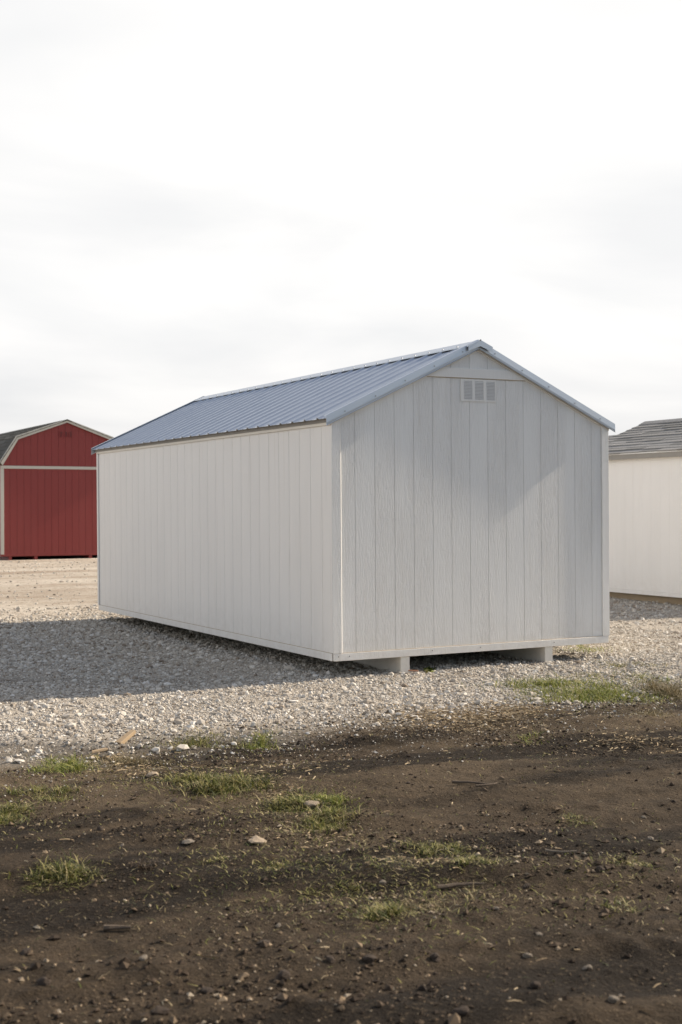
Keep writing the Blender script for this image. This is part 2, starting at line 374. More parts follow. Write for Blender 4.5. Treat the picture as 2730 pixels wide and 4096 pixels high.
ii = np.arange(len(xg)); sz = np.clip(sz, .0045, .034)*np.where((ii >= n3_) & (ii < n3_+len(xd)), .55, 1)*np.where(ii >= n3_+len(xd), 1.3, 1)
big = sz > .0185
tag(scatter('gravel', xg[~big], yg[~big], sz[~big], M_GRAVEL, .8, .2, 11, octa=True), 'loose white crushed limestone gravel spread around the sheds', 'gravel', kind='stuff')
tag(scatter('coarse_gravel', xg[big], yg[big], sz[big], M_GRAVEL, .75, .25, 15, jit=.34), 'coarser pale stones mixed through the gravel', 'gravel', kind='stuff')
n = 120000
x = rng.uniform(-6.2, 2.8, n); y = rng.uniform(-7.9, -1.6, n)
dens = np.clip(.10+5.0*np.maximum(fbm(x*1.1, y*1.4, 3, 33)-.02, 0), 0, 1)
k = in_view(x, y, .3) & (rng.uniform(0, 1, n) < dens*(1-gravel_mask(x, y)*.7))
x, y = x[k], y[k]; s = np.clip(np.exp(rng.normal(math.log(.0042), .55, len(x))), .0018, .017)
xl = rng.uniform(-5.6, -1.0, 2600); yl = rng.uniform(-7.7, -4.6, 2600); kl = in_view(xl, yl, .2) & (rng.uniform(0, 1, 2600) < np.clip(.12+4*fbm(xl*1.2, yl*1.6, 3, 35), 0, 1)*sstep(-4.6, -6.0, yl))
x = np.concatenate([x, xl[kl]]); y = np.concatenate([y, yl[kl]]); s = np.concatenate([s, np.clip(np.exp(rng.normal(math.log(.011), .4, kl.sum())), .006, .026)])
tag(scatter('soil_crumbs', x, y, s, M_CRUMB, .7, .2, 12, octa=True), 'small soil crumbs and grit strewn over the bare dirt', 'soil crumbs', kind='stuff')

def strips(name, x, y, length, width, mat, lift=.006, tilt=.25, seed=5):
    """bent flat straws lying on the ground"""
    r = np.random.default_rng(seed); n = len(x); a = r.uniform(0, 6.283, n); z = ground_z(x, y)+lift*r.uniform(.4, 2.2, n)
    d = np.stack([np.cos(a), np.sin(a)], 1); q = np.stack([-d[:,1], d[:,0]], 1); bend = r.uniform(-.3, .3, n); tl = r.uniform(-tilt, tilt, n)
    V = []
    for k, (u, wd) in enumerate(((-.5, .7), (0, 1), (.5, .4))):
        cx = x+d[:,0]*length*u+q[:,0]*length*bend*(u*u); cy = y+d[:,1]*length*u+q[:,1]*length*bend*(u*u); cz = z+length*tl*u-length*.25*u*u
        for sgn in (-1, 1):
            V.append(np.stack([cx+sgn*q[:,0]*width*wd*.5, cy+sgn*q[:,1]*width*wd*.5, cz+sgn*width*.3], 1))
        V.append(np.stack([cx, cy, cz-width*.55*wd], 1))
    V = np.stack(V, 1).reshape(-1, 3)
    f = []
    for s0 in (0, 3):
        for i, j in ((0,1),(1,2),(2,0)): f.append((s0+i, s0+j, s0+3+j, s0+3+i))
    F = (np.array(f)[None]+(np.arange(n)*9)[:,None,None]).reshape(-1, 4)
    return np_mesh(name, V, F, mat)
px, py = [], []
for (u, v, ru, rv, cnt) in ((1050,1640,190,26,3200),(1180,1626,120,16,900),(1440,1690,110,16,420),(1545,1695,30,20,120),(290,1745,120,22,420),(560,1760,190,22,260),(720,1880,90,40,260),(640,1800,60,25,200),(980,1960,140,28,160),(230,1725,50,10,120)):
    for _ in range(cnt):
        px.append((u+random.gauss(0, ru*.5), v+random.gauss(0, rv*.5)))
A = np.array(px); f_ = 46.357/24*1568
D = np.array(fw)[None]+np.array(r2)[None]*((A[:,0]-784)/f_)[:,None]-np.array(u2)[None]*((A[:,1]-1176.2)/f_)[:,None]
T = -CAM.z/D[:,2]; sxp = CAM.x+D[:,0]*T; syp = CAM.y+D[:,1]*T
xe = rng.uniform(-5.5, 2.5, 900); ye = rng.uniform(-7.5, -2.0, 900)
sxp = np.concatenate([sxp, xe]); syp = np.concatenate([syp, ye])
ln = np.clip(np.exp(rng.normal(math.log(.024), .45, len(sxp))), .008, .07)
tag(strips('straw_litter', sxp, syp, ln, ln*.04+.0026, M_STRAW), 'short dry straw bits scattered over the dirt', 'straw', kind='stuff')

# ------------------------------------------------------------------ the white shed
RZ = lambda x: 2.990-.466*abs(x-W/2)        # underside of the rake trim
AX = W/2
def clip_poly(x0, x1, z0, top):
    """board outline in the gable plane, its head cut along the roof line"""
    p = [(x0, z0), (x1, z0), (x1, top(x1))]
    if x0 < AX-1e-4 and x1 > AX+1e-4: p.append((AX, top(AX)))
    p.append((x0, top(x0))); return p
def main_shed():
    root = empty('storage_shed'); tag(root, 'white gabled storage shed with galvanised ribbed roof standing on gravel', 'shed')
    ZB, ZS = .140, .206
    g0 = [.2338+.2032*i for i in range(14)]
    edges = [.083]+g0+[2.997]
    rk = lambda x: RZ(x)-.036                # lower edge of the rake boards
    for side, yf, sgn in (('front', 0.0, 1), ('rear', LEN, -1)):
        yb = yf+sgn*.0145; yfro = yf+sgn*.009
        wall = MB().prism([(0.02, ZS), (W-.02, ZS), (W-.02, RZ(W-.02)-.01), (AX, RZ(AX)-.01), (.02, RZ(.02)-.01)], yb, yf+sgn*.06).build('gable_wall', M_SHADOWGAP, root)
        for a, b_ in zip(edges[:-1], edges[1:]):
            lo, hi = a+.0013, b_-.0013
            band = 2.695
            top = lambda x: min(rk(x)+.004, band+.004)
            # boards below the gable band
            pts = [(lo, ZS+.003), (hi, ZS+.003)]
            xs_ = sorted(set([lo, hi]+[c for c in (AX-(rk(AX)-band)/.466, AX+(rk(AX)-band)/.466) if lo < c < hi]))
            pts += [(x, top(x)) for x in reversed(xs_)]
            MB().prism(pts, yfro, yb-sgn*.001).build('siding_board', M_SIDING, wall, bevel=.0011)
            # boards in the small triangle above it
            xs2 = [max(lo, AX-(rk(AX)-2.782)/.466), min(hi, AX+(rk(AX)-2.782)/.466)]
            if xs2[1]-xs2[0] > .02:
                pts = [(xs2[0], 2.778), (xs2[1], 2.778)]+[(x, rk(x)+.004) for x in reversed(sorted(set(xs2+([AX] if xs2[0] < AX < xs2[1] else []))))]
                MB().prism(pts, yfro, yb-sgn*.001).build('siding_board', M_SIDING, wall, bevel=.0022)
        for cx0, cx1 in ((0, .083), (2.997, W)):
            MB().prism([(cx0, ZS+.002), (cx1, ZS+.002), (cx1, rk(cx1)+.03), (cx0, rk(cx0)+.03)], yf-sgn*.006, yf+sgn*.013).build('corner_board', M_SIDING, root, bevel=.002)
        MB().prism([(.0832, yf-sgn*.0055), (.0832, yf+sgn*.0095), (.095, yf+sgn*.0085)], ZS+.004, rk(.09)-.002, 'z').build('caulk_bead', M_TRIM, root)
        for s in (-1, 1):
            xe_ = AX+s*(W/2+.004)
            MB().prism([(AX, RZ(AX)-.036), (AX, RZ(AX)+.03), (xe_, RZ(xe_)+.03), (xe_, RZ(xe_)-.036)], yf-sgn*.0078, yf+sgn*.012).build('rake_board', M_TRIM, root, bevel=.0015)
        h = (RZ(AX)-.034-2.695)/.466; h2 = (RZ(AX)-.034-2.782)/.466
        MB().prism([(AX-h, 2.695), (AX+h, 2.695), (AX+h2, 2.782), (AX-h2, 2.782)], yf-sgn*.0045, yf+sgn*.012).build('gable_band', M_TRIM, root, bevel=.0015)
        MB().prism([(AX-h+.01, 2.690), (AX+h-.01, 2.690), (AX+h-.01, 2.696), (AX-h+.01, 2.696)], yf+sgn*.0035, yf+sgn*.012).build('sealant_bead', M_TAN, root)
        MB().box(.012, W-.012, min(yf-sgn*.004, yf+sgn*.03), max(yf-sgn*.004, yf+sgn*.03), ZB, ZS).build('skirt_board', M_TRIM, root, bevel=.002)
        MB().box(.09, W-.09, min(yf-sgn*.002, yf+sgn*.01), max(yf-sgn*.002, yf+sgn*.01), ZS, ZS+.0045).build('sealant_bead', M_TAN, root)
    ys = [.043]+[.215+.2268*i for i in range(29)]
    ys = ys+[ys[-1]+.2268, LEN-.078] if LEN-.078-(ys[-1]+.2268) > .05 else ys+[LEN-.078]
    ys[0] = .004
    for xf, sgn in ((0.0, 1), (W, -1)):
        a, b_ = sorted((xf+sgn*.021, xf+sgn*.06))
        wall = MB().box(a, b_, .061, LEN-.061, ZS, 2.30).build('side_wall', M_SHADOWGAP, root)
        a, b_ = sorted((xf+sgn*.006, xf+sgn*.020))
        for p, q in zip(ys[:-1], ys[1:]):
            MB().box(a, b_, p+.0022, q-.0022, ZS+.003, 2.232).build('siding_board', M_SIDING_SMOOTH, wall, bevel=.0022)
        a, b_ = sorted((xf-sgn*.008, xf+sgn*.016))
        MB().box(a, b_, LEN-.074, LEN-.017, ZS+.002, 2.226).build('corner_board', M_TRIM, root, bevel=.002)
        a, b_ = sorted((xf-sgn*.010, xf+sgn*.03))
        MB().box(a, b_, .019, LEN-.019, 2.228, 2.300).build('frieze_board', M_FRIEZE, root, bevel=.002)
        a, b_ = sorted((xf+sgn*.000, xf+sgn*.0115))
        MB().box(a, b_, .033, LEN-.033, ZB, ZS).build('skirt_board', M_TRIM, root, bevel=.002)
        a, b_ = sorted((xf+sgn*.003, xf+sgn*.011))
        MB().box(a, b_, .05, LEN-.05, ZS, ZS+.0045).build('sealant_bead', M_TAN, root)
    MB().box(.064, W-.064, .064, LEN-.064, .146, .20).build('floor_deck', M_DARK, root)
    for a, b_ in ((.691, .786), (2.300, 2.392)):
        MB().prism([(a, -.04), (b_, -.04), (b_, .1385), (a, .1385)], .006, LEN-.01).build('skid', M_SKID, root, bevel=.004)
    # roof: deck, ribbed sheets, ridge cap, rake trims, screws
    ZR = 3.028; SL = .466; rt_ = lambda x: ZR-SL*abs(x-AX)
    nrm = 1/math.sqrt(1+SL*SL)
    for s in (-1, 1):
        xe_ = AX+s*(W/2+.045)
        MB().prism([(AX, ZR-.05), (AX, ZR-.006), (xe_-s*.03, rt_(xe_-s*.03)-.006), (xe_-s*.03, rt_(xe_-s*.03)-.05)], -.022, LEN+.022).build('roof_deck', M_SOFFIT, root)
        y0, pitch = -.026, .258
        total = LEN+.052
        k = 0
        while k*4*pitch < total-.02:
            a = y0+k*4*pitch; b_ = min(a+4*pitch, y0+total)
            prof = []
            for j in range(5):
                c = a+.1875+(j)*pitch
                base = a+j*pitch
                for (u, h) in ((0, 0), (.052, 0), (.058, .0032), (.066, .0032), (.072, 0), (.104, 0), (.110, .0032), (.118, .0032), (.124, 0), (.162, 0), (.178, .0155), (.198, .0155), (.214, 0)):
                    if base+u < b_-1e-4: prof.append((base+u, h))
            prof.append((b_, 0))
            lift = .0012*(k % 2)
            def line(x, dz): return [(x+s*SL*nrm*(h+dz)*1.0, y, rt_(x)+nrm*(h+dz)) for y, h in prof]
            xr, xo = AX+s*.012, AX+s*(W/2+.058)
            m = MB(); m.strip(line(xr, lift), line(xo, lift)); m.strip(line(xr, lift-.0014), line(xo, lift-.0014))
            m.strip(line(xo, lift), line(xo, lift-.0014))
            m.build('roof_panel', M_METAL, root, recalc=False)
            k += 1
        # rake trims front and rear
        for yf, sg in ((-.026, -1), (LEN+.026, 1)):
            sec = [(-sg*.060, .0235), (-sg*.012, .0245), (sg*.000, .0190), (sg*.002, -.040), (sg*.000, -.062), (sg*.008, -.0650), (sg*.007, -.0675), (-sg*.0025, -.064), (-sg*.0005, -.040), (-sg*.002, .0165), (-sg*.060, .0215)]
            A_ = [(AX, yf+a, ZR+.005+b_) for a, b_ in sec]; xo = AX+s*(W/2+.066)
            B_ = [(xo, yf+a, rt_(xo)+.005+b_) for a, b_ in sec]
            m = MB(); m.strip(A_, B_, True); m.raw(B_, [tuple(range(len(B_)))]); m.build('rake_trim', M_METAL, root)
    cap = MB()
    for s in (-1, 1):
        A_ = [(AX, -.052, ZR+.023), (AX, LEN+.060, ZR+.023)]
        q = lambda d, dz: [(AX+s*d, -.052, ZR+.023-.44*d+dz), (AX+s*d, LEN+.060, ZR+.023-.44*d+dz)]
        cap.strip(q(0, 0), q(.135, 0)); cap.strip(q(.135, 0), q(.139, -.009)); cap.strip(q(0, -.002), q(.1345, -.002)); cap.strip(q(.1345, -.002), q(.1375, -.009))
        e = q(0, 0)[0], q(.135, 0)[0], q(.1345, -.05)[0], q(0, -.06)[0]; cap.raw(e, [(0, 1, 2, 3)])
    cap.build('ridge_cap', M_METAL, root, recalc=False)
    # screws: a small hex head on a washer
    def screw_mesh():
        b = bmesh.new()
        bmesh.ops.create_cone(b, cap_ends=True, segments=8, radius1=.0085, radius2=.0080, depth=.003, matrix=Matrix.Translation((0,0,.0015)))
        bmesh.ops.create_cone(b, cap_ends=True, segments=6, radius1=.0052, radius2=.0045, depth=.007, matrix=Matrix.Translation((0,0,.0060)))
        me = bpy.data.meshes.new('screw'); b.to_mesh(me); b.free(); me.materials.append(M_SCREW); return me
    sm = screw_mesh()
    def screw(p, n):
        o = bpy.data.objects.new('screw', sm); col.objects.link(o); o.parent = root; o.location = p
        o.rotation_euler = Vector(n).to_track_quat('Z', 'Y').to_euler()
    for s in (-1, 1):
        for d in (.18, .49, .80, 1.11, 1.42):
            x_ = AX+s*d; screw((x_, -.025, rt_(x_)-.012-.004*(d > 1)), (0, -1, 0))
        for k in range(27):
            y_ = -.026+.188+.258*k
            screw((AX+s*.118, y_, ZR+.023-.44*.118), (s*.37, 0, .93))
        for row in (.52, .98, 1.50):
            for k in range(1, 27, 2 if row < 1.4 else 1):
                y_ = -.026+.228+.258*k
                if y_ < LEN: x_ = AX+s*row; screw((x_+s*.0006, y_, rt_(x_)+.001), (s*.42, 0, .91))
    screw((AX, -.053, ZR+.02), (0, -1, 0))
    # nail heads in the skirt
    for x_ in (.05, .16, 1.02, 1.55, 2.4): MB().box(x_-.004, x_+.004, -.0062, -.003, .175, .183).build('nail_head', M_DARK, root)
    # louvred vent in the gable
    vent = MB()
    X0, X1, Z0, Z1 = 1.352, 1.750, 2.478, 2.686
    cols_ = ((1.388, 1.480), (1.512, 1.606), (1.640, 1.735)); zb, zt = 2.494, 2.668
    yf, yb_ = .002, .0122
    vent.box(X0, X1, yf, yb_, Z0, zb); vent.box(X0, X1, yf, yb_, zt, Z1)
    e = [X0]+[c for p in cols_ for c in p]+[X1]
    for a, b_ in zip(e[::2], e[1::2]): vent.box(a, b_, yf, yb_, zb, zt)
    vo = vent.build('gable_vent', M_TRIM, root)
    MB().box(X0+.005, X1-.005, .0085, .0125, Z0+.005, Z1-.005).build('vent_screen', M_VENT, vo)
    for a, b_ in cols_:
        nsl = 13; p = (zt-zb)/nsl
        for k in range(nsl):
            z = zb+p*k
            MB().prism([(.0004, z+.0005), (.0010, z-.001), (.0082, z+p*.62), (.0076, z+p*.74)], a-.001, b_+.001, 'x').build('vent_slat', M_TRIM, vo)
    return root
main_shed()

# ------------------------------------------------------------------ shingled sheds beyond
def shingle_slope(parent, p_eave, p_ridge, y0, y1, mat, expo, width, seed, name='shingle', pieces=True):
    """courses of thick shingles laid from eave to ridge between y0 and y1; p = (x, z)"""
    r = random.Random(seed); ex, ez = p_eave; rx, rz = p_ridge
    ln = math.hypot(rx-ex, rz-ez); ux, uz = (rx-ex)/ln, (rz-ez)/ln; nx_, nz_ = -uz, ux
    if nz_ < 0: nx_, nz_ = -nx_, -nz_
    n = max(1, int(round(ln/expo))); expo = ln/n
    for i in range(n):
        y = y0 - (r.uniform(0, width) if pieces else 0)
        while y < y1-.02:
            w = r.uniform(.7, 1.3)*width if pieces else (y1-y0)
            a, b_ = max(y, y0), min(y+w, y1); y += w
            if b_-a < .02: continue
            th = r.uniform(.012, .024) if pieces else .016; dd = r.uniform(-.012, .006) if pieces else 0
            s0 = i*expo+dd-.01; s1 = min((i+1)*expo+.03, ln)
            def P(s, h): return (ex+ux*s+nx_*h, ez+uz*s+nz_*h)
            MB().prism([P(s0, .001), P(s0, th), P(s1, .006), P(s1, .001)], a+.002, b_-.002).build(name, mat, parent)
def shingle_shed(X0, w, Ya, Yb, seed):
    root = empty('white_shed', (X0, Ya, 0)); ln = Yb-Ya
    ZB, ZS, ZT = .10, .155, 2.20; ax = w/2; ridge = 2.885; ex = -.085; ez = 2.30; sl = (ridge-ez)/(ax-ex)
    rz = lambda x: ridge-sl*abs(x-ax)
    for xf, sg in ((0, 1), (w, -1)):
        a, b_ = sorted((xf+sg*.02, xf+sg*.06)); wall = MB().box(a, b_, .06, ln-.06, ZS, ZT+.02).build('side_wall', M_SHED2, root)
        a, b_ = sorted((xf+sg*.004, xf+sg*.019)); y = .004
        while y < ln-.03:
            q = min(y+.2032, ln-.004); MB().box(a, b_, y+.0005, q-.0005, ZS+.002, ZT+.03).build('siding_board', M_SHED2, wall); y = q
        a, b_ = sorted((xf-sg*.004, xf+sg*.02)); MB().box(a, b_, .004, ln-.004, ZB, ZS).build('skirt_board', M_SHED2, root)
        a, b_ = sorted((xf-sg*.085, xf-sg*.066)); MB().box(a, b_, -.05, ln+.05, 2.205, 2.282).build('fascia_board', M_SOFFIT, root)
        a, b_ = sorted((xf-sg*.094, xf-sg*.05)); MB().box(a, b_, -.06, ln+.06, 2.2835, 2.300).build('drip_edge', M_TRIM, root)
        a, b_ = sorted((xf-sg*.066, xf+sg*.019)); MB().box(a, b_, -.045, ln+.045, 2.234, 2.246).build('soffit', M_SOFFIT, root)
    for yf, sg in ((0, 1), (ln, -1)):
        wall = MB().prism([(.065, ZS), (w-.065, ZS), (w-.065, rz(.065)-.05), (ax, ridge-.05), (.065, rz(.065)-.05)], yf+sg*.02, yf+sg*.06).build('gable_wall', M_SHED2, root)
        x = .004
        while x < w-.02:
            q = min(x+.2032, w-.004); pts = [(x+.0015, ZS), (q-.0015, ZS), (q-.0015, rz(q)-.07)]+([(ax, ridge-.07)] if x+.01 < ax < q-.01 else [])+[(x+.0015, rz(x)-.07)]
            MB().prism(pts, yf+sg*.003, yf+sg*.0195).build('siding_board', M_SHED2, wall); x = q
        MB().box(.004, w-.004, *sorted((yf-sg*.003, yf+sg*.02)), ZB, ZS).build('skirt_board', M_SHED2, root)
    for s in (-1, 1):
        xo = ax+s*(ax-ex)
        deck = MB().prism([(ax, ridge-.03), (ax, ridge-.002), (xo, ez-.002), (xo, ez-.012)], -.06, ln+.06).build('roof_deck', M_SH, root)
        shingle_slope(deck, (xo, ez), (ax, ridge), -.075, ln+.075, M_SH, .137, .5, seed+s, 'shingle' if s < 0 else 'shingle_course', s < 0)
        for y_ in (-.072, ln+.058): MB().prism([(ax, ridge-.095), (ax, ridge-.032), (xo, ez-.034), (xo, ez-.085)], y_, y_+.013).build('rake_board', M_TRIM, root)
    y = -.08
    while y < ln: MB().prism([(ax-.13, ridge-.13*sl+.012), (ax, ridge+.018), (ax+.13, ridge-.13*sl+.012), (ax+.13, ridge-.13*sl+.024), (ax, ridge+.034), (ax-.13, ridge-.13*sl+.024)], y, min(y+.295, ln+.08)).build('ridge_shingle', M_SH, root); y += .30
    for a in (.12, 1.0, w-1.1, w-.22): MB().box(a, a+.10, .03, ln-.03, -.04, ZB-.001).build('skid', M_RUNNER, root)
    return root
s2 = shingle_shed(8.30, 3.0, 3.15, 7.20, 21); tag(s2, 'warm white shed with grey shingle roof at the right edge', 'shed')
s3 = shingle_shed(10.75, 3.0, 8.6, 13.4, 33); tag(s3, 'grey shingle roofed shed mostly hidden behind the one at right', 'shed')

# ------------------------------------------------------------------ red gambrel barn
def barn():
    x0, w, ln = 3.62, 3.86, 8.6
    root = empty('red_barn', (x0, 27.76, 0)); root.rotation_euler = (0, R(.35), 0)
    tag(root, 'red gambrel barn shed with pale trim and dark shingle roof', 'barn')
    ax = w/2; ZB, ZS = .11, .17
    K = (.46, 3.545); E = (-.02, 2.79); AP = (ax, 4.075)
    def rz(x):
        x = min(x, w-x)
        return E[1]+(x-E[0])*(K[1]-E[1])/(K[0]-E[0]) if x < K[0] else K[1]+(x-K[0])*(AP[1]-K[1])/(AP[0]-K[0])
    for yf, sg in ((0, 1), (ln, -1)):
        prof = [(.05, ZS), (w-.05, ZS), (w-.05, rz(.05)-.04), (w-K[0], K[1]-.04), (ax, AP[1]-.04), (K[0], K[1]-.04), (.05, rz(.05)-.04)]
        wall = MB().prism(prof, yf+sg*.02, yf+sg*.06).build('gable_wall', M_REDGAP, root)
        x = .06
        while x < w-.08:
            q = min(x+.2032, w-.06)
            MB().prism([(x+.003, ZS), (q-.003, ZS), (q-.003, 2.70), (x+.003, 2.70)], yf+sg*.003, yf+sg*.0195).build('siding_board', M_RED, wall)
            xs_ = sorted(set([x+.003, q-.003]+[c for c in (K[0], ax, w-K[0]) if x+.01 < c < q-.01]))
            MB().prism([(x+.003, 2.72), (q-.003, 2.72)]+[(c, rz(c)-.05) for c in reversed(xs_)], yf+sg*.005, yf+sg*.0195).build('siding_board', M_RED, wall)
            x = q
        MB().box(-.005, w+.005, *sorted((yf-sg*.012, yf+sg*.018)), 2.645, 2.73).build('band_board', M_REDTRIM, root, bevel=.003)
        MB().box(.08, w-.08, *sorted((yf-sg*.004, yf+sg*.018)), 2.600, 2.643).build('band_shadow_board', M_RED, root)
        for a in (-.004, w-.09): MB().box(a, a+.094, *sorted((yf-sg*.010, yf+sg*.018)), ZS, 2.643).build('corner_board', M_REDTRIM, root, bevel=.003)
        MB().box(.002, w-.002, *sorted((yf-sg*.008, yf+sg*.02)), ZB, ZS-.001).build('skirt_board', M_RED, root, bevel=.003)
        for s in (0, 1):
            fx = (lambda x: w-x) if s else (lambda x: x)
            for (p, q) in ((E, K), (K, AP)):
                MB().prism([(fx(p[0]-.03), p[1]+.045), (fx(q[0]-(.03 if q is K else 0)), q[1]+.045), (fx(q[0]+(.03 if q is K else 0)), q[1]-.055), (fx(p[0]+(.06 if p is E else .03)), p[1]-.055)], yf-sg*.075, yf-sg*.045).build('rake_board', M_REDTRIM, root)
    for xf, sg in ((0, 1), (w, -1)):
        a, b_ = sorted((xf+sg*.02, xf+sg*.06)); wall = MB().box(a, b_, .065, ln-.065, ZS, E[1]-.02).build('side_wall', M_REDGAP, root)
        a, b_ = sorted((xf+sg*.003, xf+sg*.019)); y = .02
        while y < ln-.05:
            q = min(y+.2032, ln-.02); MB().box(a, b_, y+.003, q-.003, ZS, E[1]-.02).build('siding_board', M_RED, wall); y = q
        a, b_ = sorted((xf-sg*.002, xf+sg*.019)); MB().box(a, b_, .021, ln-.021, ZB, ZS-.002).build('skirt_board', M_RED, root)
    for s in (0, 1):
        fx = (lambda x: w-x) if s else (lambda x: x)
        for (p, q, nm) in ((E, K, 0), (K, AP, 1)):
            deck = MB().prism([(fx(p[0]-.05*(nm == 0)), p[1]-.05*(nm == 0)), (fx(q[0]), q[1]), (fx(q[0]+.03*(1-nm)), q[1]-.03), (fx(p[0]+.03), p[1]-.03)], -.044, ln+.044).build('roof_deck', M_SH_DARK, root)
            shingle_slope(deck, (fx(p[0]-.05*(nm == 0)), p[1]-.05*(nm == 0)), (fx(q[0]), q[1]), -.09, ln+.09, M_SH_DARK, .145, .62, 71+s*3+nm, 'shingle' if s == 0 else 'shingle_course', s == 0)
    sl = (AP[1]-K[1])/(AP[0]-K[0]); y = -.095
    while y < ln:
        MB().prism([(ax-.14, AP[1]-.14*sl+.012), (ax, AP[1]+.02), (ax+.14, AP[1]-.14*sl+.012), (ax+.14, AP[1]-.14*sl+.026), (ax, AP[1]+.04), (ax-.14, AP[1]-.14*sl+.026)], y, min(y+.295, ln+.09)).build('ridge_shingle', M_SH_DARK, root); y += .30
    for a in (.22, .97, 2.60, 3.45): MB().box(a, a+.095, .0, ln-.03, -.05, ZB-.001).build('skid', M_RED, root, bevel=.004)
    # three little vent openings under the ridge
    for k in range(3):
        a = ax-.215+k*.145
        v = MB(); v.box(a, a+.022, -.014, .004, 3.58, 3.755); v.box(a+.078, a+.10, -.014, .004, 3.58, 3.755); v.box(a+.022, a+.078, -.014, .004, 3.74, 3.755); v.box(a+.022, a+.078, -.014, .004, 3.58, 3.595)
        fr = v.build('gable_vent', M_RED, root); MB().box(a+.02, a+.08, -.001, .0045, 3.59, 3.745).build('vent_screen', M_DARK, fr)
        for j in range(5): MB().prism([(-.012, 3.598+j*.028), (-.010, 3.596+j*.028), (.001, 3.613+j*.028), (-.001, 3.616+j*.028)], a+.021, a+.079, 'x').build('vent_slat', M_RED, fr)
barn()

# ------------------------------------------------------------------ grass, weeds
def grass_mat(name, stops): return island_mat(name, stops, .55, 20, .3, .22)
G_GREEN = grass_mat('fresh_grass', [(0, (.045, .065, .012)), (.3, (.17, .22, .035)), (.7, (.40, .42, .085)), (1, (.62, .54, .24))])
G_OLIVE = grass_mat('olive_grass', [(0, (.025, .032, .009)), (.3, (.10, .12, .025)), (.6, (.28, .28, .065)), (.82, (.50, .43, .17)), (1, (.66, .54, .30))])
G_DRY = grass_mat('dry_grass', [(0, (.09, .075, .035)), (.4, (.22, .18, .085)), (.75, (.38, .29, .15)), (1, (.5, .41, .25))])
G_DEAD = grass_mat('dead_grass', [(0, (.03, .021, .014)), (.6, (.08, .055, .035)), (1, (.2, .14, .085))])
MPP = lambda y: (CAM.z/max(1e-3, (y-1161)/3028.7))/3028.7      # metres per grid unit at that ground row
def tuft(px_, py_, w_, h_, n, m, label, cat='grass', name='grass_tuft', height=None, lean=.95, broad=0, group='grass clumps on the bare ground', clumps=16, bw=.0036):
    c = ground_at(px_, py_); d = (c-CAM).length; k = d/3028.7
    rx = w_*.5*k; ry = min(max(h_*.5*k*d/CAM.z*.7, rx*.3), rx*1.4+.08); ht = height or h_*k*.56
    root = empty(name, (c.x, c.y, c.z)); tag(root, label, cat, group)
    r = np.random.default_rng(int(px_*7+py_*13)); cs = r.normal(0, .5, (clumps, 2)); ch = r.uniform(.25, 1.0, clumps)**1.4*1.25; wgt = r.uniform(.15, 1, clumps)**2; wgt /= wgt.sum()
    n = int(n*3.0); ci = r.choice(clumps, n, p=wgt); loc = cs[ci]+r.standard_t(2.2, (n, 2)).clip(-6, 6)*.20
    X_ = loc[:,0]*rx*rt.x+loc[:,1]*ry*fw.x; Y_ = loc[:,0]*rx*rt.y+loc[:,1]*ry*fw.y
    Zb = ground_z(X_+c.x, Y_+c.y)-c.z-.006
    hh = ht*ch[ci]*r.uniform(.15, 1.0, n); a = r.uniform(0, 6.283, n); ln_ = (hh*.6+ht*.35)*r.uniform(.1, 1.5, n)*lean*1.3
    dx, dy = np.cos(a), np.sin(a); wd = bw*r.uniform(.6, 1.5, n)*(1+broad*2); tw = r.uniform(-.6, .6, n)
    V = []
    for (t, ww) in ((0, .8), (.4, 1.0), (.75, .7), (1, .08)):
        cx = X_+dx*ln_*t**1.8; cy = Y_+dy*ln_*t**1.8; cz = Zb+hh*(t-.28*t**3*lean)
        qx, qy = -np.sin(a+tw*t), np.cos(a+tw*t)
        for sg in (-1, 1): V.append(np.stack([cx+sg*qx*wd*ww*.5, cy+sg*qy*wd*ww*.5, cz], 1))
    V = np.stack(V, 1).reshape(-1, 3)
    F = (np.array([(0,1,3,2),(2,3,5,4),(4,5,7,6)])[None]+(np.arange(n)*8)[:,None,None]).reshape(-1, 4)
    o = np_mesh('grass_blades', V, F, m); o.parent = root; o['kind'] = 'stuff'
    return root
